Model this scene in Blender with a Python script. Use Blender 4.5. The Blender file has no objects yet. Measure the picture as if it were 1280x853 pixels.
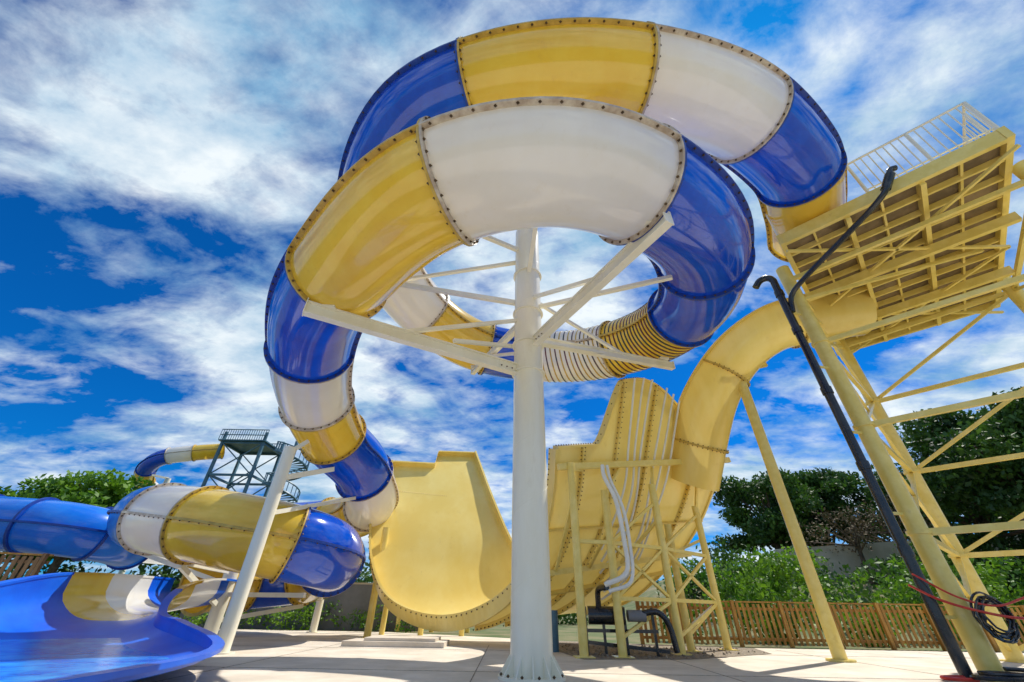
import bpy, math, random
import numpy as np
from mathutils import Vector, Matrix
random.seed(7); rng=np.random.default_rng(7)
scene=bpy.context.scene
V=Vector
# ---------------- materials ----------------
def nodes_of(name):
    m=bpy.data.materials.new(name); m.use_nodes=True
    nt=m.node_tree; b=nt.nodes['Principled BSDF']; return m,nt,b
def var_mat(name,c1,c2,scale=2.0,rough=0.35,coat=0.0,bump=0.0,bscale=30,metal=0.0,transl=0.0,streak=False,lo=0.4,hi=0.65,dirt=None,spec=.5):
    m,nt,b=nodes_of(name)
    tc=nt.nodes.new('ShaderNodeTexCoord')
    mp=nt.nodes.new('ShaderNodeMapping'); nt.links.new(tc.outputs['Object'],mp.inputs[0])
    if streak: mp.inputs['Scale'].default_value=(1,1,0.25)
    n=nt.nodes.new('ShaderNodeTexNoise'); n.inputs['Scale'].default_value=scale; n.inputs['Detail'].default_value=8; n.inputs['Roughness'].default_value=0.62
    nt.links.new(mp.outputs[0],n.inputs['Vector'])
    r=nt.nodes.new('ShaderNodeValToRGB'); r.color_ramp.elements[0].position=lo; r.color_ramp.elements[1].position=hi
    r.color_ramp.elements[0].color=(*c1,1); r.color_ramp.elements[1].color=(*c2,1)
    nt.links.new(n.outputs['Fac'],r.inputs[0]); col=r.outputs[0]
    if dirt:
        n3=nt.nodes.new('ShaderNodeTexNoise'); n3.inputs['Scale'].default_value=4.5; n3.inputs['Detail'].default_value=10; n3.inputs['Roughness'].default_value=.7
        nt.links.new(mp.outputs[0],n3.inputs['Vector'])
        r3=nt.nodes.new('ShaderNodeValToRGB'); r3.color_ramp.elements[0].position=.58; r3.color_ramp.elements[1].position=.82
        r3.color_ramp.elements[0].color=(0,0,0,1); r3.color_ramp.elements[1].color=(.55,.55,.55,1)
        nt.links.new(n3.outputs['Fac'],r3.inputs[0])
        mm=nt.nodes.new('ShaderNodeMix'); mm.data_type='RGBA'; nt.links.new(r3.outputs[0],mm.inputs[0]); nt.links.new(col,mm.inputs[6]); mm.inputs[7].default_value=(*dirt,1); col=mm.outputs[2]
    nt.links.new(col,b.inputs['Base Color'])
    b.inputs['Roughness'].default_value=rough; b.inputs['Coat Weight'].default_value=coat; b.inputs['Coat Roughness'].default_value=0.03
    b.inputs['Metallic'].default_value=metal; b.inputs['Specular IOR Level'].default_value=spec
    if bump>0:
        n2=nt.nodes.new('ShaderNodeTexNoise'); n2.inputs['Scale'].default_value=bscale; n2.inputs['Detail'].default_value=6
        nt.links.new(tc.outputs['Object'],n2.inputs['Vector'])
        bp=nt.nodes.new('ShaderNodeBump'); bp.inputs['Strength'].default_value=bump; bp.inputs['Distance'].default_value=0.05
        nt.links.new(n2.outputs['Fac'],bp.inputs['Height']); nt.links.new(bp.outputs[0],b.inputs['Normal'])
    if transl>0:
        t=nt.nodes.new('ShaderNodeBsdfTranslucent'); nt.links.new(col,t.inputs['Color'])
        mx=nt.nodes.new('ShaderNodeMixShader'); mx.inputs[0].default_value=transl
        out=nt.nodes['Material Output']
        nt.links.new(b.outputs[0],mx.inputs[1]); nt.links.new(t.outputs[0],mx.inputs[2]); nt.links.new(mx.outputs[0],out.inputs['Surface'])
    return m
M={}
M['Y']=var_mat('gelcoat_yellow',(0.92,0.62,0.055),(0.96,0.70,0.09),1.2,0.15,0.9,transl=0.27,streak=True,dirt=(.70,.42,.07))
M['W']=var_mat('gelcoat_white',(0.95,0.92,0.85),(0.98,0.96,0.91),1.2,0.15,0.9,transl=0.36,streak=True,dirt=(.84,.77,.64))
M['B']=var_mat('gelcoat_blue',(0.003,0.08,0.66),(0.005,0.125,0.82),1.2,0.12,0.9,transl=0.22,streak=True)
M['FB']=var_mat('flume_blue',(0.004,0.10,0.68),(0.008,0.16,0.82),.8,0.3,0.0,spec=.35)
M['LB']=var_mat('gelcoat_light_blue',(0.010,0.19,0.80),(0.018,0.25,0.88),1.2,0.22,0.4,transl=0.2)
M['HY']=var_mat('halfpipe_yellow',(0.88,0.66,0.16),(0.94,0.75,0.24),0.8,0.28,0.35,transl=0.12,streak=True,dirt=(.66,.47,.13))
M['SY']=var_mat('steel_yellow_paint',(0.84,0.65,0.16),(0.92,0.74,0.24),3,0.35,0.2,0.05,20,dirt=(.5,.34,.12))
M['SC']=var_mat('steel_cream_paint',(0.87,0.82,0.65),(0.93,0.89,0.74),2,0.32,0.3,0.03,20,streak=True,dirt=(.66,.58,.42))
M['bolt']=var_mat('bolt_brown',(0.07,0.04,0.02),(0.16,0.10,0.05),5,0.5,metal=0.6)
M['flY']=var_mat('flange_yellow',(0.48,0.31,0.05),(0.68,0.47,0.10),4,0.45)
M['flW']=var_mat('flange_white',(0.45,0.35,0.26),(0.70,0.62,0.50),4,0.45)
M['flB']=var_mat('flange_blue',(0.006,0.04,0.28),(0.01,0.07,0.4),4,0.4)
M['stripe']=var_mat('stripe_dark',(0.02,0.04,0.05),(0.13,0.02,0.04),1.5,0.4,lo=0.45,hi=0.55)
M['black']=var_mat('pipe_black',(0.012,0.013,0.016),(0.03,0.032,0.036),3,0.25,0.3)
M['hose']=var_mat('hose_white',(0.78,0.78,0.74),(0.86,0.86,0.83),3,0.4)
M['red']=var_mat('hose_red',(0.55,0.03,0.02),(0.7,0.07,0.04),3,0.4)
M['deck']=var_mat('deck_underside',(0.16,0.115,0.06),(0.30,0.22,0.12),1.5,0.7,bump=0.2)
M['concrete']=var_mat('concrete_beige',(0.60,0.52,0.41),(0.76,0.67,0.55),0.9,0.75,bump=0.15,bscale=60,dirt=(.40,.34,.27))
M['grnd']=var_mat('dry_soil_grass',(0.08,0.12,0.03),(0.24,0.20,0.10),0.4,0.95,bump=0.5,bscale=8)
M['gravel']=var_mat('gravel',(0.16,0.12,0.08),(0.42,0.36,0.28),14,0.95,bump=0.8,bscale=25)
M['wood']=var_mat('fence_wood',(0.30,0.14,0.022),(0.52,0.28,0.055),5,0.6,streak=True)
M['dwood']=var_mat('dark_wood',(0.16,0.08,0.03),(0.30,0.17,0.07),5,0.6,streak=True)
M['wallg']=var_mat('wall_grey',(0.16,0.17,0.19),(0.22,0.23,0.25),1,0.8,bump=0.1)
M['wallb']=var_mat('wall_beige',(0.45,0.40,0.30),(0.58,0.52,0.42),0.6,0.85,bump=0.1)
M['tsteel']=var_mat('tower_blue_grey',(0.05,0.12,0.16),(0.10,0.20,0.25),1,0.45)
M['bark']=var_mat('bark',(0.07,0.05,0.03),(0.16,0.11,0.07),3,0.9,bump=0.5)
M['green']=var_mat('leaf_pine',(0.013,0.05,0.007),(0.08,0.18,0.018),0.45,0.6,transl=0.25,lo=0.35,hi=0.65)
M['green2']=var_mat('leaf_bright',(0.025,0.11,0.004),(0.19,0.37,0.02),0.6,0.55,transl=0.35,lo=0.38,hi=0.62)
M['dry']=var_mat('leaf_dry',(0.12,0.08,0.04),(0.24,0.18,0.09),0.8,0.8,lo=0.35,hi=0.7)
M['water']=var_mat('wet_blue',(0.008,0.13,0.70),(0.04,0.36,0.90),2.2,0.22,0.0,0.35,3,transl=0.0,spec=.5)
# ---------------- geometry accumulator ----------------
class Geo:
    def __init__(s): s.v=[];s.f=[];s.m=[];s.mats=[]
    def mi(s,mat):
        if mat not in s.mats: s.mats.append(mat)
        return s.mats.index(mat)
    def add(s,vs,fs,mat):
        o=len(s.v); k=s.mi(mat)
        s.v.extend([tuple(x) for x in vs]); s.f.extend([tuple(i+o for i in f) for f in fs]); s.m.extend([k]*len(fs))
    def cyl(s,p,q,r,mat,n=12,r2=None,cap=True):
        p=V(p);q=V(q);t=(q-p).normalized(); a=t.orthogonal().normalized(); b=t.cross(a)
        r2=r if r2 is None else r2; vs=[]
        for c,rr in((p,r),(q,r2)):
            for i in range(n):
                w=2*math.pi*i/n; vs.append(c+a*math.cos(w)*rr+b*math.sin(w)*rr)
        fs=[(i,(i+1)%n,n+(i+1)%n,n+i) for i in range(n)]
        if cap: fs+= [tuple(range(n))[::-1],tuple(range(n,2*n))]
        s.add(vs,fs,mat)
    def beam(s,p,q,w,h,mat,up=(0,0,1)):
        p=V(p);q=V(q);t=(q-p).normalized(); u=V(up)
        if abs(t.dot(u))>0.98:u=V((0,1,0))
        a=t.cross(u).normalized(); b=a.cross(t); vs=[]
        for c in(p,q):
            for x,y in((-1,-1),(1,-1),(1,1),(-1,1)): vs.append(c+a*x*w/2+b*y*h/2)
        s.add(vs,[(0,1,2,3)[::-1],(4,5,6,7),(0,1,5,4),(1,2,6,5),(2,3,7,6),(3,0,4,7)],mat)
    def box(s,lo,hi,mat):
        x0,y0,z0=lo;x1,y1,z1=hi
        s.add([(x0,y0,z0),(x1,y0,z0),(x1,y1,z0),(x0,y1,z0),(x0,y0,z1),(x1,y0,z1),(x1,y1,z1),(x0,y1,z1)],
              [(3,2,1,0),(4,5,6,7),(0,1,5,4),(1,2,6,5),(2,3,7,6),(3,0,4,7)],mat)
    def bolt(s,c,r,mat):
        c=V(c); d=[V((r,0,0)),V((-r,0,0)),V((0,r,0)),V((0,-r,0)),V((0,0,r)),V((0,0,-r))]
        s.add([c+x for x in d],[(0,2,4),(2,1,4),(1,3,4),(3,0,4),(2,0,5),(1,2,5),(3,1,5),(0,3,5)],mat)
    def pipe(s,pts,r,mat,n=10):
        pts=[V(p) for p in pts]; N=len(pts); vs=[]
        a=None
        for i,p in enumerate(pts):
            t=(pts[min(i+1,N-1)]-pts[max(i-1,0)]).normalized()
            if a is None: a=t.orthogonal().normalized()
            a=(a-t*a.dot(t)).normalized(); b=t.cross(a)
            for k in range(n):
                w=2*math.pi*k/n; vs.append(p+(a*math.cos(w)+b*math.sin(w))*r)
        fs=[(i*n+k,i*n+(k+1)%n,(i+1)*n+(k+1)%n,(i+1)*n+k) for i in range(N-1) for k in range(n)]
        fs+=[tuple(range(n))[::-1],tuple(range((N-1)*n,N*n))]
        s.add(vs,fs,mat)
    def sweep(s,fr,prof,mat,closed=False):
        n=len(prof); vs=[]
        for (p,t,sd,up) in fr:
            for (x,y) in prof: vs.append(p+sd*x+up*y)
        kk=n if closed else n-1
        fs=[(i*n+k,i*n+(k+1)%n,(i+1)*n+(k+1)%n,(i+1)*n+k) for i in range(len(fr)-1) for k in range(kk)]
        if closed: fs+=[tuple(range(n))[::-1],tuple(range((len(fr)-1)*n,len(fr)*n))]
        s.add(vs,fs,mat)
    def obj(s,name,parent=None,smooth=True,ang=40):
        me=bpy.data.meshes.new(name); me.from_pydata(s.v,[],s.f)
        for m in s.mats: me.materials.append(M[m])
        me.polygons.foreach_set('material_index',s.m); me.update()
        if smooth:
            me.polygons.foreach_set('use_smooth',[True]*len(me.polygons))
            try: me.set_sharp_from_angle(angle=math.radians(ang))
            except Exception: pass
        o=bpy.data.objects.new(name,me); scene.collection.objects.link(o)
        if parent: o.parent=parent
        return o
def empty(name):
    o=bpy.data.objects.new(name,None); scene.collection.objects.link(o); return o
def cr(P,u):
    n=len(P)-1
    if u<=0: return P[0]+(P[1]-P[0])*u
    if u>=n: return P[n]+(P[n]-P[n-1])*(u-n)
    i=int(u); t=u-i
    p1=P[i];p2=P[i+1];p0=P[i-1] if i>0 else p1*2-p2;p3=P[i+2] if i+2<=n else p2*2-p1
    return 0.5*((2*p1)+(p2-p0)*t+(2*p0-5*p1+4*p2-p3)*t*t+(3*p1-p0-3*p2+p3)*t**3)
def frame(P,u):
    p=cr(P,u); t=(cr(P,u+0.02)-cr(P,u-0.02)).normalized()
    sd=t.cross(V((0,0,1))).normalized(); up=sd.cross(t); return (p,t,sd,up)
def smooth_pts(pts,k=6):
    P=[V(p) for p in pts]; return [cr(P,i/k) for i in range((len(P)-1)*k+1)]
# ---------------- main tube slide ----------------
PT=[V(p) for p in [(10.9,9.8,12.7),(9.8,8.2,12.55),(8.3,6.6,12.4),(5.2,4.9,12.05),(1.2,4.3,11.8),(-2.3,5.2,11.7),(-4.2,7.5,11.5),(-4.6,10,11.4),(-3.8,12.4,11.1),(-2.0,14.1,10.6),
(0.4,14.7,10.3),(3.2,13.9,9.9),(5.2,11.9,9.5),(5.7,9.3,9.1),(4.6,6.6,8.6),(2.6,4.85,8.1),(0.6,4.2,7.85),(-1.5,4.6,7.6),(-3.4,6.1,7.45),(-5.2,8.3,7.35),
(-6.45,11.4,6.95),(-6.65,14.3,6.3),(-6.2,16.5,5.8),(-6.5,19.6,5.05),(-8.8,22.4,4.8),(-13.0,23,4.5),(-15.6,19.8,4.1),(-13.9,16.4,3.75),(-10.9,14.5,3.3),(-8.9,14.0,3.0),
(-7.0,14.5,2.7),(-6.5,16.5,2.5),(-8.3,19.6,2.2),(-10.7,19.6,1.95),(-11.5,17.4,1.8)]]
SEC=[(0,1.66,'Y'),(1.66,2.68,'B'),(2.68,3.57,'W'),(3.57,4.6,'Y'),(4.6,6,'B'),(6,7.1,'Y'),(7.1,8.2,'W'),(8.2,9.4,'Y'),(9.4,10.3,'B'),(10.3,11.4,'W'),(11.4,12.6,'Y'),
(12.6,13.7,'B'),(13.7,15.1,'B'),(15.1,16.85,'W'),(16.85,18.35,'Y'),(18.35,19.45,'B'),(19.45,20.3,'W'),(20.3,21.0,'Y'),(21.0,22.2,'B'),(22.2,23.1,'W'),(23.1,24.2,'Y'),(24.2,25.3,'B'),
(25.3,26.3,'Y'),(26.3,27.5,'LB'),(27.5,28.35,'W'),(28.35,29.9,'Y'),(29.9,31.2,'B'),(31.2,32.2,'Y'),(32.2,33.1,'B'),(33.1,34,'Y')]
R=1.1
slide=empty('spiral_tube_slide')
NS=40
circ=[(R*math.cos(2*math.pi*k/NS),R*math.sin(2*math.pi*k/NS)) for k in range(NS)]
def tube_sections(P,secs,R,parent,bolts=True,circ=circ):
    fl=Geo()
    for i,(a,b,c) in enumerate(secs):
        g=Geo(); n=14
        fr=[frame(P,a+(b-a)*k/n) for k in range(n+1)]
        vs=[];fs=[];m=len(circ)
        for (p,t,sd,up) in fr:
            for x,y in circ: vs.append(p+sd*x+up*y)
        fs=[(q*m+k,q*m+(k+1)%m,(q+1)*m+(k+1)%m,(q+1)*m+k) for q in range(n) for k in range(m)]
        g.add(vs,fs,c); g.obj('tube_section_%d'%(i+1),parent,ang=80)
        fc={'Y':'flY','W':'flW','B':'flB','LB':'flB'}[c]
        for s in(1,-1):
            fl.sweep(fr,[(s*(R-0.01),-0.035),(s*(R+0.10),-0.035),(s*(R+0.10),0.035),(s*(R-0.01),0.035)],fc,closed=True)
            if bolts:
                L=sum((fr[k+1][0]-fr[k][0]).length for k in range(n)); nb=int(L/0.27)
                for k in range(nb):
                    p,t,sd,up=frame(P,a+(b-a)*(k+0.5)/nb)
                    fl.bolt(p+sd*s*(R+0.055)-up*0.045,0.032,'bolt')
        for (u,sg) in((a,1),(b,-1)):
            p,t,sd,up=frame(P,u); m=40; vs=[]
            for k in range(m):
                w=2*math.pi*k/m; d=sd*math.cos(w)+up*math.sin(w)
                vs+= [p+d*(R-0.01)+t*0.002*sg,p+d*(R+0.09)+t*0.002*sg,p+d*(R+0.09)+t*0.05*sg,p+d*(R-0.01)+t*0.05*sg]
            fs=[]
            for k in range(m):
                j=(k+1)%m
                for q in range(4): fs.append((k*4+q,k*4+(q+1)%4,j*4+(q+1)%4,j*4+q))
            fl.add(vs,fs,fc)
            if bolts:
                for k in range(30):
                    w=2*math.pi*(k+.5)/30; d=sd*math.cos(w)+up*math.sin(w)
                    fl.bolt(p+d*(R+0.05)+t*0.065*sg,0.034,'bolt')
    fl.obj('bolted_flanges',parent,smooth=False)
tube_sections(PT,SEC,R,slide)
g=Geo(); NR=29
for k in range(NR):
    u=10.4+k*(12.52-10.4)/(NR-1)
    p,t,sd,up=frame(PT,u); t2=(t+sd*0.10+up*0.12).normalized(); a=t2.cross(V((0,0,1))).normalized(); b=a.cross(t2)
    m=40;vs=[]
    for j in range(m):
        w=2*math.pi*j/m; d=a*math.cos(w)+b*math.sin(w)
        vs+=[p+d*(R+0.004)-t2*0.024,p+d*(R+0.025)-t2*0.024,p+d*(R+0.025)+t2*0.024,p+d*(R+0.004)+t2*0.024]
    fs=[(j*4+q,j*4+(q+1)%4,((j+1)%m)*4+(q+1)%4,((j+1)%m)*4+q) for j in range(m) for q in range(4)]
    g.add(vs,fs,'stripe' if (k>12 or k%2) else 'flY')
g.obj('rib_stripes',slide)
# central pole
PX,PY,PR=0.45,9.0,0.385
g=Geo(); g.cyl((PX,PY,0.02),(PX,PY,11.6),PR,'SC',40)
g.cyl((PX,PY,0.0),(PX,PY,0.05),0.60,'SC',32)
for k in range(12):
    w=2*math.pi*k/12; d=V((math.cos(w),math.sin(w),0)); e=V((-d.y,d.x,0))*0.012; c=V((PX,PY,0))
    A=[c+d*0.37+V((0,0,0.05)),c+d*0.58+V((0,0,0.05)),c+d*0.39+V((0,0,0.34)),c+d*0.37+V((0,0,0.34))]
    g.add([x+e for x in A]+[x-e for x in A],[(0,1,2,3),(7,6,5,4),(0,4,5,1),(1,5,6,2),(2,6,7,3)],'SC')
    g.bolt(c+d*0.54+e*8+V((0,0,.07)),0.03,'bolt')
g.pipe([(PX+PR*math.cos(a*0.2),PY+PR*math.sin(a*0.2),0.5+a*0.2*0.22) for a in range(0,260)],0.006,'SC',5)
for z in(6.1,7.0,8.1,9.6): g.cyl((PX,PY,z-0.02),(PX,PY,z+0.02),0.44,'SC',28)
g.obj('support_pole',slide)
g=Geo()
def arm(u,zp,ext=0.8,w=.14,h=.24,drop=.14):
    p,t,sd,up=frame(PT,u); e=V((p.x,p.y,p.z-R-drop)); c=V((PX,PY,zp)); d=(V((e.x,e.y,0))-V((PX,PY,0))).normalized()
    e2=e+d*ext; s=c+d*0.36
    g.beam(s,e2,w*.5,h,'SC')
    g.beam(s+V((0,0,h*.5+.015))-d*.02,e2+V((0,0,h*.5+.015)),w*1.3,.03,'SC')
    g.beam(s+V((0,0,-h*.5-.015))-d*.02,e2+V((0,0,-h*.5-.015)),w*1.3,.03,'SC')
    g.beam(e2+V((0,0,.02)),e2+d*.02+V((0,0,.02)),w*1.5,h*1.5,'SC')
    g.beam(e+V((0,0,.1)),e+V((0,0,.3)),.3,.3,'SC')
    for q in(.03,.06,.09): 
        m_=s.lerp(e2,q); g.bolt(m_-V((0,0,.02))+V((-d.y,d.x,0))*.05,.025,'bolt'); g.bolt(m_-V((0,0,.02))-V((-d.y,d.x,0))*.05,.025,'bolt')
    return s,e2
def strut(a,b,r=.09): g.beam(a,b,r,r,'SC')
def onp(z,toward): 
    d=(V((toward[0],toward[1],0))-V((PX,PY,0))).normalized(); return V((PX,PY,z))+d*.37
s1,e1=arm(18.3,6.15,.45); q=s1.lerp(e1,.64); strut(onp(7.75,q),q); strut(onp(7.1,(-3,11,0)),s1.lerp(e1,.35)+V((0,0,.3)))
s1,e1=arm(15.0,6.95,.35); q=s1.lerp(e1,.62); strut(onp(8.5,q),q)
s1,e1=arm(12.1,7.3,.4,.12,.2,drop=.2); q=s1.lerp(e1,.62); strut(onp(8.7,q),q); strut(onp(7.0,(3,7,0)),s1.lerp(e1,.45))
s1,e1=arm(9.2,8.1,.2,.12,.18); q=s1.lerp(e1,.6); strut(onp(7.0,q),q)
p=frame(PT,14.0)[0]; strut(onp(8.25,p),V((p.x-.7,p.y+.4,p.z-R*.75)),.10)
p=frame(PT,7.0)[0]; strut(onp(8.6,p),V((p.x+.3,p.y,p.z-R-.1)),.13); strut(onp(10.3,p),V((p.x+.3,p.y,p.z-R-.1)),.10)
p=frame(PT,4.1)[0]; strut(onp(9.5,p),V((p.x,p.y+.2,p.z-R-.1)),.13)
p=frame(PT,5.6)[0]; strut(onp(10.6,p),V((p.x+.3,p.y+.3,p.z-R-.1)),.12)
g.obj('support_arms',slide)
g=Geo()
def post(x,y,z,r=0.24,mat='SC',base=True):
    g.cyl((x,y,0.02),(x,y,z),r,mat,24)
    if base: g.cyl((x,y,0),(x,y,0.04),r*1.7,mat,20)
post(-7.0,12.3,5.15,0.185)
g.beam((-7.0,12.3,4.2),(-6.4,14.4,5.1),0.12,0.16,'SC'); g.beam((-7.0,12.3,5.0),(-6.6,12.5,5.45),.1,.12,'SC')
g.beam((-7.0,12.3,2.1),(-8.0,13.9,1.8),0.12,0.16,'SC'); g.beam((-7.0,12.3,1.0),(-8.0,13.9,1.8),0.09,0.09,'SC')
g.beam((-7.0,12.3,3.2),(-6.2,16.6,4.6),0.1,0.12,'SC')
post(-10.4,17.2,4.2,0.24)
for a,b in(((-10.4,17.2,1.6),(-13.6,16.4,2.55)),((-10.4,17.2,2.5),(-13.9,20.5,3.0)),((-10.4,17.2,1.3),(-7.0,16.2,1.3)),((-10.4,17.2,3.2),(-8.2,21.8,3.6)),((-10.4,17.2,2.0),(-10.4,14.4,2.1)),((-10.4,17.2,0.9),(-10.4,14.4,2.0)),((-10.4,17.2,0.5),(-8.4,19.5,1.0))):
    g.beam(a,b,0.12,0.14,'SC')
post(-5.4,19.0,3.9,0.14,'SY')
post(-8.8,22.2,3.6,0.16)
post(-13.4,22.4,3.3,0.16)
g.obj('columns',slide)
# ---------------- splash flume ----------------
fl=empty('splash_lane_flume')
K=[(-11.4,17.4,0.95,1.0,0.8,0.8),(-11.1,15.2,0.78,1.1,0.95,0.9),(-10.7,12.9,0.58,1.25,1.05,0.72),(-10.0,11.1,0.30,1.5,0.95,0.5),(-8.8,9.6,0.16,1.8,0.68,0.5),(-7.4,8.2,0.14,1.95,0.5,0.35),(-6.5,6.7,0.14,2.0,0.4,0.25),(-6.2,4.0,0.14,2.0,0.4,0.25)]
KP=[V((a[0],a[1],a[2])) for a in K]; KW=[V((a[3],a[4],a[5])) for a in K]
g=Geo()
def flsec(u0,u1,mat,n=14):
    m=24; vs=[]; rl=[];rr=[]
    for i in range(n+1):
        u=u0+(u1-u0)*i/n; p,t,sd,up=frame(KP,u); w,hr,hl=cr(KW,u)
        for j in range(m+1):
            a=-1+2*j/m
            h=hr if a>0 else hl
            x=w*math.copysign(min(1,abs(a)*1.25) if abs(a)<0.8 else 1,a)*(1+0.06*abs(a))
            z=(abs(a)**3.2)*h
            vs.append(p+sd*x+V((0,0,z)))
        rl.append((vs[-1],t,sd,V((0,0,1)))); rr.append((vs[-m-1],t,sd,V((0,0,1))))
    fs=[(i*(m+1)+j,i*(m+1)+j+1,(i+1)*(m+1)+j+1,(i+1)*(m+1)+j) for i in range(n) for j in range(m)]
    g.add(vs,fs,mat)
    g.sweep(rl,[(-.02,-.03),(0.16,-.03),(0.16,0.03),(-.02,.03)],mat,True)
    g.sweep(rr,[(.02,-.03),(-0.16,-.03),(-0.16,0.03),(.02,.03)],mat,True)
flsec(0,0.55,'FB'); flsec(0.55,1.35,'W'); flsec(1.35,1.95,'Y'); flsec(1.95,3.6,'FB'); flsec(3.6,7,'FB',20)
g.obj('flume_shell',fl)
g=Geo()
n=30;vs=[]
for i in range(n+1):
    u=3.2+3.8*i/n
    p,t,sd,up=frame(KP,u); w=cr(KW,u).x*0.86
    vs+=[p+sd*w+V((0,0,.07)),p-sd*w+V((0,0,.07))]
g.add(vs,[(2*i,2*i+1,2*i+3,2*i+2) for i in range(n)],'water')
g.obj('water',fl)
# ---------------- halfpipe slide ----------------
hp=empty('halfpipe_slide')
L=[V(p) for p in [(-6.5,22,7.5),(-6.6,21,6),(-6.2,19.5,4),(-5.4,18.3,2.2),(-4.3,17.5,1.0),(-2.7,16.8,.45),(-1.2,16.0,.55),(0.2,15.1,1.3),(1.1,14.2,2.7),(1.5,13.5,4.2),(1.6,13.0,5.5)]]
Rr=[V(p) for p in [(-1.8,23,7.6),(-1.0,21.3,5.6),(-0.1,19.8,3.6),(0.8,19.2,2.2),(1.8,18.8,1.3),(3,18.4,1.0),(4.5,18,1.3),(6,17.6,2.3),(7.3,17.1,3.6),(8.3,16.6,5.2),(9.0,16,7.1)]]
def ss(a,b,x):
    x=max(0,min(1,(x-a)/(b-a))); return x*x*(3-2*x)
def t1(w): return 10+1.5*ss(.2,.31,w)*(1-0.8*ss(.36,.85,w))
def t0(w): return -0.55*ss(.47,.51,w)
def S(t,w): return cr(L,t).lerp(cr(Rr,t),w)
g=Geo(); n=70;m=60;vs=[]
for i in range(n+1):
    for j in range(m+1):
        w=j/m; t=10*i/n
        if i>=n-8: t=10*(n-8)/n+(t1(w)-10*(n-8)/n)*(i-(n-8))/8
        if i<=8: t=10*8/n+(t0(w)-10*8/n)*(8-i)/8
        vs.append(S(t,w))
g.add(vs,[(i*(m+1)+j,i*(m+1)+j+1,(i+1)*(m+1)+j+1,(i+1)*(m+1)+j) for i in range(n) for j in range(m)],'HY')
g.obj('curved_wall',hp,ang=60)
def nrm(t,w):
    a=S(t+.05,w)-S(t-.05,w); b=S(t,min(1,w+.02))-S(t,max(0,w-.02)); return a.cross(b).normalized()
sgn=1 if nrm(5,.5).z>0 else -1
def N(t,w): return nrm(t,w)*sgn
g=Geo()
def lip(pts,h,thk,mat='HY'):
    vs=[]
    for p,nn,o_ in pts: vs+=[p-nn*0.06,p+nn*h,p+nn*h+o_*thk,p-nn*0.06+o_*thk]
    fs=[(i*4+q,i*4+(q+1)%4,(i+1)*4+(q+1)%4,(i+1)*4+q) for i in range(len(pts)-1) for q in range(4)]
    fs+=[(0,1,2,3),tuple(len(vs)-4+q for q in(3,2,1,0))]
    g.add(vs,fs,mat)
for w,oo in((0,-1),(1,1)):
    pts=[]
    for i in range(81):
        t=t0(w)+(t1(w)-t0(w))*i/80; o_=(S(t,1)-S(t,0)).normalized()*oo; pts.append((S(t,w),N(t,w),o_))
    lip(pts,0.42,0.10)
    for p,nn,o_ in pts: g.bolt(p+nn*.34+o_*.11,.03,'bolt')
for tf,s_ in((t0,-1),(t1,1)):
    pts=[]
    for j in range(81):
        w=j/80; t=tf(w); o_=(S(t+.1,w)-S(t-.1,w)).normalized()*s_; pts.append((S(t,w),N(t,w),o_))
    lip(pts,0.30,0.10)
    for p,nn,o_ in pts: g.bolt(p+nn*0.1+o_*0.12,0.03,'bolt')
for t in(7.0,8.3,9.6):
    pts=[(S(t,j/20),-N(t,j/20),(S(t+.1,j/20)-S(t-.1,j/20)).normalized()) for j in range(21)]
    lip(pts,0.15,0.05)
for w in(0.12,0.30,0.48,0.80):
    pts=[]
    for i in range(51):
        t=5.6+(t1(w)-5.6)*i/50; pts.append((S(t,w),-N(t,w),(S(t,1)-S(t,0)).normalized()))
        for q in(-.05,.10): g.bolt(S(t,w)-N(t,w)*0.10+(S(t,1)-S(t,0)).normalized()*q,0.028,'bolt')
    lip(pts,0.14,0.05)
for j in range(26):
    w=.12+.5*j/26; g.bolt(S(1.0,w)+N(1.0,w)*.01,.022,'flY')
g.obj('rims_and_ribs',hp,smooth=False)
g=Geo()
for k,w in enumerate((0.345,0.39,0.43,0.52,0.565,0.61)):
    g.pipe([S(t,w)-N(t,w)*(0.26+0.05*math.sin(t*3+k))+V((.07*math.sin(t*2.1+k),0,0)) for t in np.linspace(7.9-0.25*k,t1(w)+.05,24)],0.038,'hose',6)
g.pipe(smooth_pts([(3.0,12.75,4.9),(3.0,12.65,4.5),(3.25,12.6,3.8),(3.35,12.6,2.7),(3.3,12.6,1.9),(2.7,12.8,1.6)]),0.065,'hose',10)
g.pipe(smooth_pts([(3.15,12.75,4.9),(3.2,12.7,4.4),(3.45,12.65,3.6),(3.5,12.6,2.6),(3.4,12.6,1.7),(2.8,12.8,1.45)]),0.05,'hose',10)
g.obj('water_hoses',hp)
g=Geo()
g.cyl((2.3,13.6,0.9),(3.3,13.5,0.9),0.22,'black',20); g.cyl((3.4,13.5,0.9),(3.9,13.5,0.9),0.14,'wallg',16)
for x in(2.2,2.7,3.3,4.1): g.beam((x,13.5,0.0),(x,13.5,1.1),0.07,0.07,'black')
g.beam((2.1,13.5,0.55),(4.2,13.5,0.55),0.08,0.08,'black')
g.pipe(smooth_pts([(3.6,13.5,0.9),(4.2,13.4,1.0),(4.5,13.4,.7),(4.6,13.4,0.1)]),0.08,'black'); g.pipe(smooth_pts([(2.6,13.5,1.1),(2.6,13.3,1.5),(2.75,12.8,1.55)]),0.08,'black')
g.beam((2.2,13.4,0.3),(4.4,13.4,0.12),0.12,0.08,'black')
g.cyl((1.4,14.4,.0),(1.4,14.4,1.0),.12,'tsteel',14)
g.obj('pump_set',hp)
g=Geo()
cols=[((2.0,12.9),5.0),((3.05,13.1),4.2),((5.0,14.2),4.7),((7.2,16.1),4.4),((5.7,15.3),3.6)]
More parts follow.
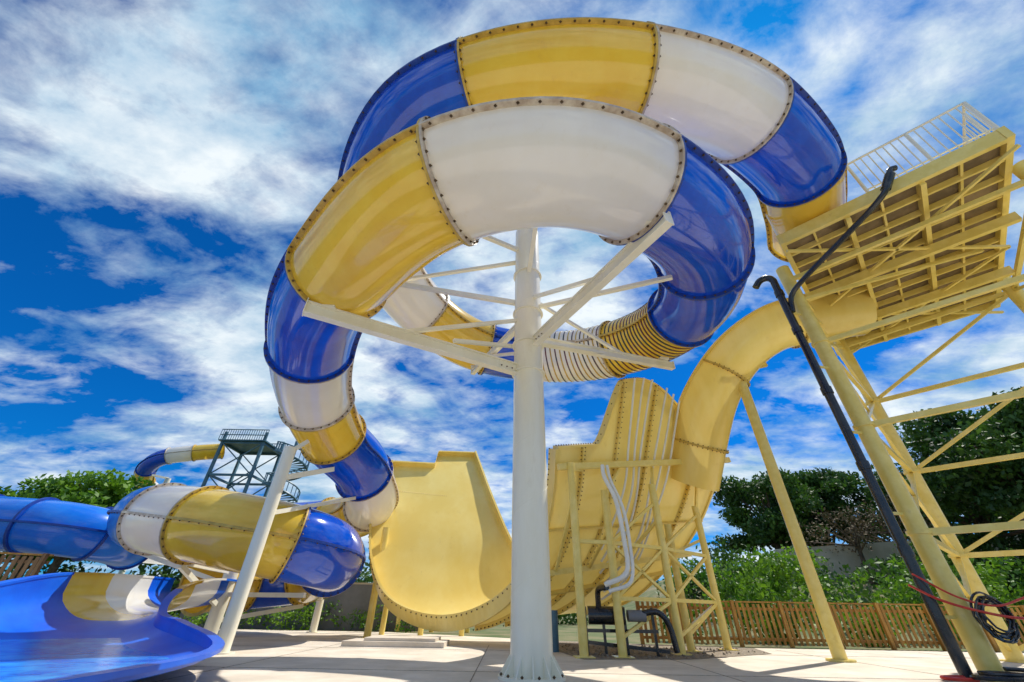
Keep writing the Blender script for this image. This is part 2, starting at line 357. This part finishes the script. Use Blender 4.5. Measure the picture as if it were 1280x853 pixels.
def colp(x,y,z,r=0.12): g.cyl((x,y,0.03),(x,y,z),r,'SY',16); g.box((x-.25,y-.25,0.0),(x+.25,y+.25,0.03),'SY')
for (x,y),z in cols: colp(x,y,z)
c=[V((a[0][0],a[0][1],0)) for a in cols]
def br(a,za,b,zb,r=0.07): g.beam(c[a]+V((0,0,za)),c[b]+V((0,0,zb)),r*2,r*2,'SY')
for a,b in((1,2),(2,3)):
    for z in(1.3,2.7): br(a,z,b,z,0.05)
    br(a,0.4,b,1.3,.04);br(a,1.3,b,2.7,.04);br(a,2.7,b,1.3,.04);br(a,2.7,b,4.1,.04)
br(0,2.7,1,2.7,.05); br(2,1.3,4,1.3,.045); br(4,.4,3,1.3,.04)
g.beam(S(9.6,-.02)-N(9.6,0)*.35,S(9.6,1.02)-N(9.6,1)*.35,0.14,0.2,'SY')
g.beam(S(7.6,-.02)-N(7.6,0)*.3,S(7.6,1.02)-N(7.6,1)*.3,0.12,0.16,'SY')
for (x,y),z,w in(((2.0,12.9),4.8,.1),((3.05,13.1),4.0,.3),((5.0,14.2),4.5,.5),((7.2,16.1),4.2,.8)):
    for t in(9.5,7.6): g.beam((x,y,z-(9.5-t)*.5),S(t,w)-N(t,w)*.3,0.09,0.09,'SY')
for x in(-5.5,-3.8,-2.0):
    g.cyl((x,24.5,0),(x,23.4,6.5),0.12,'SY'); g.cyl((x,21.5,0),(x,21.8,4.2),0.12,'SY')
g.obj('support_frame',hp)
F=[V(p) for p in[(13.6,12.0,10.9),(12.4,12.2,10.8),(11.3,12.4,10.65),(10.3,12.6,10.4),(9.35,13.0,9.85),(8.6,13.5,9.1),(8.0,14.1,8.1),(7.6,14.8,6.9),(7.25,15.6,5.5),(6.9,16.4,4.1)]]
g=Geo(); rF=0.95
pr=[(rF,0.5)]+[(rF*math.cos(a),rF*math.sin(a)) for a in np.linspace(0,-math.pi,19)]+[(-rF,0.5)]
fr=[frame(F,u) for u in np.linspace(0,8.2,70)]
g.sweep(fr,pr,'HY')
for s in(1,-1): g.sweep(fr,[(s*rF,.44),(s*(rF+.15),.44),(s*(rF+.15),.5),(s*rF,.5)],'HY',True)
for u in(2.2,5.2,7.3):
    p,t,sd,up=frame(F,u)
    ring=[(x*1.09,y*1.09 if y<0 else y) for x,y in pr]; m_=len(pr)
    for tt in(-.035,.035):
        q=p+t*tt; vs=[q+sd*x+up*y for x,y in pr]+[q+sd*x+up*y for x,y in ring]
        g.add(vs,[(k,k+1,m_+k+1,m_+k) for k in range(m_-1)],'flY')
    vs=[p-t*.035+sd*x+up*y for x,y in ring]+[p+t*.035+sd*x+up*y for x,y in ring]
    g.add(vs,[(k,k+1,m_+k+1,m_+k) for k in range(m_-1)],'flY')
    for k in range(0,m_): 
        for q in(-.05,.05): g.bolt(p+t*q+sd*ring[k][0]*.97+up*ring[k][1]*.97,.028,'bolt')
g.obj('drop_flume',hp)
g=Geo(); g.cyl((8.75,13.1,0.02),(8.75,13.1,8.75),0.17,'SY',24); g.cyl((8.75,13.1,0),(8.75,13.1,.05),0.34,'SY',20)
g.beam((8.1,13.1,8.6),(9.9,13.0,9.0),.12,.16,'SY')
g.obj('flume_column',hp)
# ---------------- start tower ----------------
tw=empty('slide_start_tower')
A=V((8.8,8.7,0)); u1=V((.714,-.70,0)); u2=V((.70,.714,0)); LA,LB=5.1,9.0
def DP(a,b,z): return A+u1*a+u2*b+V((0,0,z))
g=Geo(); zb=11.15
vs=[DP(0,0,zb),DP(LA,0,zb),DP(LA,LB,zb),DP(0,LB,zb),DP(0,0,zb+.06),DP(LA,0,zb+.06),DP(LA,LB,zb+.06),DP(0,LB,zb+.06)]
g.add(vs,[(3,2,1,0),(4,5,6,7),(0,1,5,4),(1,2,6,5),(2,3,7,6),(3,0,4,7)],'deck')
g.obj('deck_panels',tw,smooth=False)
g=Geo()
for a in(0,LA): g.beam(DP(a,-.1,zb-.02),DP(a,LB+.1,zb-.02),.14,.42,'SY')
for b in(0,LB): g.beam(DP(0.07,b,zb-.02),DP(LA-.07,b,zb-.02),.14,.42,'SY')
for a in(LA/3,2*LA/3): g.beam(DP(a,.07,zb-.17),DP(a,LB-.07,zb-.17),.12,.30,'SY')
for k in range(1,12): g.beam(DP(.07,LB*k/12,zb-.10),DP(LA-.07,LB*k/12,zb-.10),.07,.19,'SY')
for k in range(0,3): g.beam(DP(LA*(k+.5)/3,.07,zb-.06),DP(LA*(k+.5)/3,LB-.07,zb-.06),.06,.11,'SY')
for a,b,c_,d in((0,0,LA,LB/2),(LA,0,0,LB/2),(0,LB/2,LA,LB),(LA,LB/2,0,LB)): g.beam(DP(a,b,zb-.5),DP(c_,d,zb-.5),.08,.08,'SY')
for b in(LB*.33,LB*.66): g.beam(DP(-.1,b,zb-.55),DP(LA+.1,b,zb-.55),.16,.3,'SY')
legs=[V((9.5,9.9,0)),V((13.6,5.9,0)),V((17.6,10.2,0)),V((14.2,13.9,0))]
for l in legs:
    g.cyl(l+V((0,0,.03)),l+V((0,0,zb-.1)),.2,'SY',24); g.box((l.x-.35,l.y-.35,0),(l.x+.35,l.y+.35,.03),'SY')
    for z in(2.6,5.2,7.9): g.cyl(l+V((0,0,z-.04)),l+V((0,0,z+.04)),.24,'SY',20)
for a,b in((0,3),(3,2),(0,1),(1,2)):
    P_,Q_=legs[a],legs[b]
    zs=[2.6,5.2,7.9,10.5]
    for z in zs: g.beam(P_+V((0,0,z)),Q_+V((0,0,z)),.12,.14,'SY')
    if (a,b) in((0,3),(3,2),(1,2)):
        zz=[0.2]+zs
        for k in range(4):
            g.beam(P_+V((0,0,zz[k])),Q_+V((0,0,zz[k+1])),.10,.10,'SY')
            if a==0: g.beam(P_+V((0,0,zz[k+1])),Q_+V((0,0,zz[k])),.08,.08,'SY')
g.beam(legs[0]+V((0,0,9.3)),legs[3]+V((0,0,10.9)),.1,.1,'SY')
g.beam(legs[0]+V((0,0,9.6)),DP(LA*.9,LB*.5,zb-.3),.1,.1,'SY')
g.obj('steel_frame',tw)
g=Geo()
def rail(p,q,h=1.45,n=None,mat='SC'):
    d=(q-p); n=n or int(d.length/.17)
    g.cyl(p+V((0,0,h)),q+V((0,0,h)),.035,mat,8); g.cyl(p+V((0,0,.14)),q+V((0,0,.14)),.025,mat,8)
    for i in range(n+1):
        c_=p+d*i/n; g.cyl(c_+V((0,0,0.0)),c_+V((0,0,h)),.045 if i%8==0 else .018,mat,6)
zt=zb+.2
rail(DP(2.4,0,zt),DP(LA,0,zt)); rail(DP(LA,0,zt),DP(LA,LB,zt)); rail(DP(0,1.2,zt),DP(0,LB,zt)); rail(DP(0,LB,zt),DP(LA,LB,zt)); rail(DP(0,0,zt),DP(0.0,.35,zt))
g.obj('railings',tw)
g=Geo()
o_=V((-.62,-.10,0)); l=legs[0]
g.pipe(smooth_pts([l+o_+V(p) for p in[(-.45,.3,10.35),(-.3,.2,10.55),(-.1,.1,10.6),(0,0,10.4),(0,0,9.9),(0,0,6),(0,0,2),(0,0,.05)]],4),.11,'black',16)
for z in(9.8,8.3,6.2,4.1,2.2): g.cyl(l+o_+V((0,0,z-.1)),l+o_+V((0,0,z+.1)),.135,'black',16)
for z in(9.0,7.0,5.0,3.0,1.0): g.beam(l+o_+V((0,0,z)),l+V((0,0,z)),.05,.06,'SY')
g.pipe(smooth_pts([(10.8,6.3,11.5),(10.65,6.35,11.45),(10.5,6.4,11.1),(10.2,6.7,10.6),(9.8,7.8,10.25),(9.4,9.0,9.95),(9.1,9.6,9.6),(8.98,9.75,9.0)],5),.08,'black',14)
g.cyl((10.55,6.35,11.25),(10.38,6.55,10.85),.12,'black',14)
g.obj('drain_pipes',tw)
g=Geo()
for k in range(9):
    c0=V((9.75+rng.uniform(-.05,.05),9.55,1.0+rng.uniform(-.08,.08))); rr=.30+rng.uniform(-.06,.06)
    g.pipe([c0+V((rr*math.cos(a),rng.uniform(-.03,.03)-.04*k/3,rr*math.sin(a)*1.1)) for a in np.linspace(0,2*math.pi,26)],.022,'black',6)
g.pipe(smooth_pts([(8.5,9.7,1.55),(8.9,9.6,1.3),(9.4,9.45,1.12),(10.2,9.4,1.0),(11.5,9.5,1.05)]),.025,'red',8)
g.pipe(smooth_pts([(8.6,9.6,1.75),(9.2,9.5,1.35),(9.8,9.4,1.2),(10.5,9.4,1.35)]),.02,'red',8)
g.pipe([(9.0+.5*math.cos(a)+.03*a,9.3+.3*math.sin(a),.06+.01*a) for a in np.linspace(0,14,80)],.035,'black',8)
g.pipe([(8.6+.35*math.cos(a),9.6+.2*math.sin(a),.05) for a in np.linspace(0,5,30)],.03,'red',8)
g.obj('hose_coils',tw)
# ---------------- ground etc ----------------
g=Geo(); g.add([(-600,-300,0),(600,-300,0),(600,900,0),(-600,900,0)],[(0,1,2,3)],'grnd'); g.obj('ground',smooth=False)
g=Geo(); g.add([(-19,-14,.004),(24,-14,.004),(24,17.3,.004),(8.5,17.3,.004),(2,19.5,.004),(-6,24,.004),(-19,24,.004)],[(0,1,2,3,4,5,6)],'concrete'); 
g.obj('concrete_pavement',smooth=False)
g=Geo()
for x in(-15,-10.2,-5.4,-0.6,4.2,9.0,13.8): g.box((x,-14,.0045),(x+.018,16.6,.008),'gravel')
for y in(5,9.8,14.6): g.box((-19,y,.0045),(14,y+.018,.008),'gravel')
g.obj('pavement_joints',smooth=False)
g=Geo(); vs=[(1.4,15.2,.012),(1.9,12.4,.012),(4.8,12.9,.012),(8.0,15.0,.012),(8.6,17.2,.012),(2,19.3,.012)]
g.add(vs,[tuple(range(6))],'gravel')
for k in range(260):
    x=rng.uniform(1.8,8);y=rng.uniform(13,17.0)
    if y<12.5+max(0,(x-4))*.7: continue
    g.bolt((x,y,.02),rng.uniform(.02,.06),'gravel')
g.obj('gravel_bed',smooth=False)
g=Geo(); g.box((-5.0,15.0,0.0),(-1.9,16.4,.14),'concrete'); g.box((-4.4,15.2,0.142),(-2.2,16.4,.22),'concrete'); g.obj('concrete_step',smooth=False)
def slat_fence(name,p,q,h,mat,gap=.14,sw=.09,capmat=None):
    global g
    g=Geo(); p=V(p);q=V(q); d=(q-p);Ln=d.length;d.normalize(); nn=V((-d.y,d.x,0))
    for z in(.22,h-.2): g.beam(p+V((0,0,z)),q+V((0,0,z)),.05,.09,mat)
    g.beam(p+V((0,0,h+.02)),q+V((0,0,h+.02)),.12,.05,capmat or mat)
    k=0;x=0
    while x<Ln:
        c_=p+d*x-nn*.045
        hh=h-.03+rng.uniform(-.015,.015)
        if k%9==0: g.beam(p+d*x-nn*.09,p+d*x-nn*.09+V((0,0,h+.06)),.12,.12,mat)
        a=rng.uniform(-.012,.012)
        g.beam(c_+V((0,0,.06)),c_+d*a+V((0,0,hh)),sw,.022,mat,up=nn)
        x+=gap;k+=1
    return g.obj(name,smooth=False)
slat_fence('wooden_fence',(5.0,18.2,0),(30,17.4,0),1.35,'wood',gap=.2,sw=.10)
slat_fence('wooden_fence',(-25,12.0,0),(-15.8,15.6,0),2.3,'dwood',gap=.18,sw=.11,capmat='wood')
g=Geo(); g.box((-17,25,0),(-4.5,25.4,2.0),'wallg'); g.box((-17.1,24.95,2.0),(-4.4,25.45,2.08),'wallb'); g.obj('boundary_wall',smooth=False)
g=Geo(); g.add([(22,36,0),(52,31,0),(52,31,7.2),(22,36,5.4),(22,36.4,0),(52,31.4,0),(52,31.4,7.2),(22,36.4,5.4)],[(0,1,2,3),(7,6,5,4),(3,2,6,7),(0,3,7,4),(1,5,6,2)],'wallb'); g.obj('retaining_wall',smooth=False)
bt=empty('blue_tube_slide')
BR=.98
BP=[V(p) for p in[(-34,24,4.6),(-28.5,20.7,4.2),(-23.3,18.2,3.8),(-20.4,17.6,3.6),(-18.4,17.9,3.5),(-17.6,19.4,3.4),(-18.0,21.2,3.3)]]
C1=[(BR*math.cos(2*math.pi*k/32),BR*math.sin(2*math.pi*k/32)) for k in range(32)]
tube_sections(BP,[(0,1.2,'LB'),(1.2,2.4,'LB'),(2.4,3.5,'LB'),(3.5,4.6,'LB'),(4.6,6,'LB')],BR,bt,False,C1)
g=Geo(); fr=[frame([V(p) for p in[(-18.0,21.2,3.3),(-17.3,22.8,3.3),(-15.5,24.0,3.2)]],u) for u in np.linspace(0,2,16)]
g.sweep(fr,[(.7*math.cos(a),.7*math.sin(a)) for a in np.linspace(0.1,-math.pi-.1,16)],'W')
for x,y in((-20.4,17.6),(-23.3,18.2),(-28.5,20.7)): g.cyl((x,y,0),(x,y,2.8),.14,'SC')
g.obj('outlet_and_posts',bt)
st=empty('spiral_stair_tower'); g=Geo()
cx,cy,zt_=-34,51,18.0
def W_(x,y,z): return V((cx+x,cy+y,z))
for x in(-2.6,2.6):
    for y in(-2.2,2.2): g.beam(W_(x,y,0),W_(x,y,zt_+1.4),.3,.3,'tsteel')
for z in(6,10,14,zt_):
    for y in(-2.2,2.2):
        g.beam(W_(-2.6,y,z),W_(2.6,y,z),.2,.25,'tsteel')
        if z<zt_: g.beam(W_(-2.6,y,z),W_(2.6,y,z+4),.12,.12,'tsteel'); g.beam(W_(2.6,y,z),W_(-2.6,y,z+4),.12,.12,'tsteel')
    for x in(-2.6,2.6): g.beam(W_(x,-2.2,z),W_(x,2.2,z),.2,.25,'tsteel')
g.box((cx-3,cy-2.6,zt_+.15),(cx+3,cy+2.6,zt_+.3),'tsteel')
for x in np.linspace(-3,3,21):
    for y in(-2.6,2.6): g.cyl(W_(x,y,zt_+.3),W_(x,y,zt_+1.6),.04,'tsteel',5)
for z in(.9,1.6):
    for y in(-2.6,2.6): g.cyl(W_(-3,y,zt_+z),W_(3,y,zt_+z),.06,'tsteel',6)
g.obj('tower_frame',st)
g=Geo(); g.cyl(W_(5.6,0,0),W_(5.6,0,zt_+1.2),.22,'tsteel'); rail_=[];rail2=[]
for k in range(100):
    z=zt_-k*.18; w=k*.28+2.8
    if z<.5: break
    d=V((math.cos(w),math.sin(w),0)); e=V((-d.y,d.x,0))
    c0=W_(5.6,0,z); g.add([c0+d*.2,c0+d*2.2-e*.32,c0+d*2.2+e*.32,c0+d*.2+V((0,0,-.06)),c0+d*2.2-e*.32+V((0,0,-.06)),c0+d*2.2+e*.32+V((0,0,-.06))],[(0,1,2),(5,4,3),(1,4,5,2),(0,3,4,1),(2,5,3,0)],'tsteel')
    g.cyl(c0+d*2.2,c0+d*2.2+V((0,0,1.2)),.05,'tsteel',5); rail_.append(c0+d*2.2+V((0,0,1.2))); rail2.append(c0+d*2.2)
g.pipe(rail_,.08,'tsteel',6); g.pipe(rail2,.13,'tsteel',6)
g.obj('spiral_staircase',st)
dt=empty('distant_tube_slide')
DPp=[V(p) for p in[(-37,50,17.3),(-40,49,16.6),(-43,48.5,15.8),(-45,49.5,14.6),(-46,52,13.2),(-44,55,11.8),(-40,55,10),(-36,53,8.5)]]
C2=[(.95*math.cos(2*math.pi*k/20),.95*math.sin(2*math.pi*k/20)) for k in range(20)]
tube_sections(DPp,[(0,.9,'Y'),(.9,1.7,'W'),(1.7,3.0,'B'),(3.0,3.8,'Y'),(3.8,5,'W'),(5,7,'B')],.95,dt,False,C2)
g=Geo(); g.cyl((-43,51,0),(-43,51,14),.3,'SC'); g.beam((-43,51,14),(-44,49.5,14),.2,.2,'SC');g.obj('posts',dt)
# ---------------- vegetation ----------------
def leaves(name,clumps,per,size,mat,parent=None):
    vs=[];N_=0
    for (c_,r,sq) in clumps:
        k=int(per*r*r)
        d=rng.normal(size=(k,3)); d/=np.linalg.norm(d,axis=1)[:,None]
        rad=r*(rng.uniform(.4,1.1,size=(k,1)))
        pos=np.array(c_)+d*rad*np.array([1,1,sq])
        a=rng.normal(size=(k,3)); a/=np.linalg.norm(a,axis=1)[:,None]
        b=np.cross(a,rng.normal(size=(k,3))); b/=np.linalg.norm(b,axis=1)[:,None]
        s_=size*rng.uniform(.5,1.3,size=(k,1))
        q=np.stack([pos-a*s_,pos-b*s_*.55,pos+a*s_,pos+b*s_*.55],axis=1)
        vs.append(q.reshape(-1,3)); N_+=k
    vs=np.concatenate(vs); me=bpy.data.meshes.new(name)
    me.vertices.add(len(vs)); me.vertices.foreach_set('co',vs.ravel())
    me.loops.add(N_*4); me.loops.foreach_set('vertex_index',np.arange(N_*4)); me.polygons.add(N_)
    me.polygons.foreach_set('loop_start',np.arange(0,N_*4,4)); me.polygons.foreach_set('loop_total',np.full(N_,4)); me.update(); me.validate()
    me.materials.append(M[mat]); o=bpy.data.objects.new(name,me); scene.collection.objects.link(o)
    if parent:o.parent=parent
    return o
def tree(name,x,y,h,cr_,mat,z0=0,nc=34,leaf=.24,per=150,sq=.62,lowf=.45):
    e=empty(name); g=Geo()
    top=V((x+.3,y,z0+h*.75)); base=V((x,y,z0-.3))
    g.cyl(base,V((x+.2,y,z0+h*.4)),.035*h,'bark',10,.025*h); g.cyl(V((x+.2,y,z0+h*.4)),top,.025*h,'bark',8,.01*h)
    cl=[]
    for k in range(nc):
        w=rng.uniform(0,2*math.pi); rr=cr_*math.sqrt(rng.uniform(0,1)); zz=rng.uniform(lowf,1)
        prof=math.sqrt(max(.05,1-((zz-.62)/.45)**2)) ; rr*=prof
        c_=V((x+rr*math.cos(w),y+rr*math.sin(w),z0+h*zz*.93)); r=cr_*rng.uniform(.16,.34)
        cl.append((tuple(c_),r,sq))
        if k%2==0: g.cyl(V((x+.2,y,z0+h*rng.uniform(.3,.6))),c_,.012*h,'bark',6,.004*h)
    g.obj('trunk_and_limbs',e); leaves('crown',cl,per,leaf,mat,e); return e
tree('pine_tree',29,47,13.2,5.2,'green',z0=1.5,nc=60)
tree('pine_tree',36.5,50,14.5,6.2,'green',z0=2,nc=64)
tree('pine_tree',34,26,13.4,6.2,'green',z0=.5,nc=80,leaf=.2,per=190,lowf=.35)
tree('pine_tree',41,37,11.0,6.0,'green',z0=3,nc=60)
tree('bare_shrub_tree',27,34,6.2,3.6,'dry',z0=2.0,nc=30,leaf=.12,per=50)
tree('bare_shrub_tree',34,38,8.0,3.6,'dry',z0=2.5,nc=30,leaf=.12,per=45)
tree('deciduous_tree',-35,35,10.2,4.6,'green2',nc=50)
tree('deciduous_tree',-40.5,38,10.0,4.8,'green2',nc=46)
tree('deciduous_tree',-30,42,9.2,4.0,'green2',nc=40)
tree('deciduous_tree',-20,44,6.5,4.5,'green',nc=36,lowf=.3)
cl=[]
for k in range(30):
    x=rng.uniform(6,34); y=rng.uniform(19.8,26); H=rng.uniform(1.6,3.1)+(y-19)*.2
    for q in range(6):
        cl.append(((x+rng.normal()*.9,y+rng.normal()*.7,H*rng.uniform(.3,.95)),rng.uniform(.35,.85),.9))
for k in range(60): cl.append(((rng.uniform(5.5,34),rng.uniform(19.2,21),rng.uniform(.2,1.1)),rng.uniform(.4,.8),.8))
leaves('hedge',cl,230,.12,'green2')
cl=[((rng.uniform(14,50),rng.uniform(27,42),rng.uniform(1,4.2)),rng.uniform(1.2,2.4),.7) for k in range(110)]
leaves('background_shrubs',cl,60,.2,'green')
cl=[((rng.uniform(-60,10),rng.uniform(36,50),rng.uniform(.3,2.8)),rng.uniform(1.4,2.6),.7) for k in range(120)]
leaves('background_shrubs',cl,40,.25,'green')
cl=[((rng.uniform(-18,-5),rng.uniform(23.8,24.8),rng.uniform(.1,.9)),rng.uniform(.3,.7),.8) for k in range(40)]
leaves('planting_shrubs',cl,200,.08,'green2')
g=Geo(); n=40;vs=[]
for i in range(n+1):
    for j in range(n+1):
        x=6+110*i/n; y=19+120*j/n
        z=-.3+5.5*ss(20,45,y)*ss(6,26,x)+.3*math.sin(x*.7)*math.cos(y*.5)*ss(20,30,y)
        vs.append((x,y,z))
g.add(vs,[(i*(n+1)+j,(i+1)*(n+1)+j,(i+1)*(n+1)+j+1,i*(n+1)+j+1) for i in range(n) for j in range(n)],'grnd'); g.obj('hillside')
# ---------------- world ----------------
SD=V((0.42,0.33,0.85)).normalized()
el=math.asin(SD.z); az=math.atan2(SD.x,SD.y)
w=bpy.data.worlds.new('World'); scene.world=w; w.use_nodes=True; nt=w.node_tree; nd=nt.nodes; lk=nt.links
bg=nd['Background']; bg.inputs['Strength'].default_value=0.15
sky=nd.new('ShaderNodeTexSky'); sky.sky_type='NISHITA'; sky.sun_disc=False; sky.sun_elevation=el; sky.sun_rotation=az
sky.air_density=1.0; sky.dust_density=.3; sky.ozone_density=2.5
mul=nd.new('ShaderNodeMix'); mul.data_type='RGBA'; mul.blend_type='MULTIPLY'; mul.inputs[0].default_value=1
lk.new(sky.outputs[0],mul.inputs[6]); mul.inputs[7].default_value=(0.01,0.36,0.80,1)
tc=nd.new('ShaderNodeTexCoord'); sp=nd.new('ShaderNodeSeparateXYZ'); lk.new(tc.outputs['Generated'],sp.inputs[0])
def math_(op,a,b=None,c=None):
    m=nd.new('ShaderNodeMath'); m.operation=op
    for i,x in enumerate((a,b,c)):
        if x is None: continue
        if isinstance(x,(int,float)): m.inputs[i].default_value=x
        else: lk.new(x,m.inputs[i])
    return m.outputs[0]
zc=math_('ADD',math_('MAXIMUM',sp.outputs[2],0.0),0.20)
cx_=math_('DIVIDE',sp.outputs[0],zc); cy_=math_('DIVIDE',sp.outputs[1],zc)
cb=nd.new('ShaderNodeCombineXYZ'); lk.new(cx_,cb.inputs[0]); lk.new(cy_,cb.inputs[1]); cb.inputs[2].default_value=3.1
mp=nd.new('ShaderNodeMapping'); lk.new(cb.outputs[0],mp.inputs[0]); mp.inputs['Rotation'].default_value=(0,0,.5); mp.inputs['Scale'].default_value=(1.0,1.5,1)
n1=nd.new('ShaderNodeTexNoise'); n1.inputs['Scale'].default_value=1.4; n1.inputs['Detail'].default_value=10; n1.inputs['Roughness'].default_value=.58; n1.inputs['Distortion'].default_value=.35; lk.new(mp.outputs[0],n1.inputs['Vector'])
n2=nd.new('ShaderNodeTexNoise'); n2.inputs['Scale'].default_value=5.5; n2.inputs['Detail'].default_value=9; n2.inputs['Roughness'].default_value=.62; n2.inputs['Distortion'].default_value=.3; lk.new(mp.outputs[0],n2.inputs['Vector'])
s=math_('ADD',math_('MULTIPLY',n1.outputs['Fac'],.66),math_('MULTIPLY',n2.outputs['Fac'],.34))
def gap(dx,dy,dz,pw,amt):
    vv=V((dx,dy,dz)).normalized(); dn=nd.new('ShaderNodeVectorMath'); dn.operation='DOT_PRODUCT'; lk.new(tc.outputs['Generated'],dn.inputs[0]); dn.inputs[1].default_value=vv
    return math_('MULTIPLY',math_('POWER',math_('MAXIMUM',dn.outputs['Value'],0.0),pw),amt)
s=math_('SUBTRACT',s,gap(-1.25,.74,.62,50,.12)); s=math_('SUBTRACT',s,gap(-1.2,.3,1.25,60,.11)); s=math_('ADD',s,gap(-.8,.6,.85,25,.05)); s=math_('ADD',s,gap(-.7,1.0,.32,30,.08))
s=math_('SUBTRACT',s,gap(1.1,.35,1.1,30,.04)); s=math_('ADD',s,.006)
rp=nd.new('ShaderNodeValToRGB'); rp.color_ramp.elements[0].position=.43; rp.color_ramp.elements[1].position=.585; rp.color_ramp.elements[0].color=(0,0,0,1); rp.color_ramp.elements[1].color=(.97,.97,.97,1)
e_=rp.color_ramp.elements.new(.5); e_.color=(.42,.42,.42,1)
lk.new(s,rp.inputs[0])
cc=nd.new('ShaderNodeValToRGB'); cc.color_ramp.elements[0].position=.36; cc.color_ramp.elements[1].position=.64; cc.color_ramp.elements[0].color=(.26,.48,.70,1); cc.color_ramp.elements[1].color=(.90,.97,1.0,1)
n3=nd.new('ShaderNodeTexNoise'); n3.inputs['Scale'].default_value=2.6; n3.inputs['Detail'].default_value=8; n3.inputs['Roughness'].default_value=.6; lk.new(mp.outputs[0],n3.inputs['Vector'])
lk.new(n3.outputs['Fac'],cc.inputs[0])
vm=nd.new('ShaderNodeVectorMath'); vm.operation='SCALE'; vm.inputs['Scale'].default_value=6.9; lk.new(cc.outputs[0],vm.inputs[0])
mx=nd.new('ShaderNodeMix'); mx.data_type='RGBA'; lk.new(rp.outputs[0],mx.inputs[0]); lk.new(mul.outputs[2],mx.inputs[6]); lk.new(vm.outputs[0],mx.inputs[7])
lk.new(mx.outputs[2],bg.inputs['Color'])
sun=bpy.data.lights.new('sun','SUN'); sun.energy=5.0; sun.angle=math.radians(.5); sun.color=(1,.95,.86)
so=bpy.data.objects.new('sun',sun); scene.collection.objects.link(so); so.rotation_euler=SD.to_track_quat('Z','Y').to_euler()
# ---------------- camera ----------------
cam=bpy.data.cameras.new('camera'); cam.sensor_width=36; cam.lens=490/1280*36; cam.clip_end=3000; cam.clip_start=.05
co=bpy.data.objects.new('camera',cam); scene.collection.objects.link(co); scene.camera=co
co.matrix_world=Matrix.Translation((0,0,1.0))@Matrix.Rotation(math.radians(90+34.4),4,'X')@Matrix.Rotation(math.radians(1.0),4,'Z')
scene.view_settings.view_transform='Standard'; scene.view_settings.look='None'; scene.view_settings.exposure=0
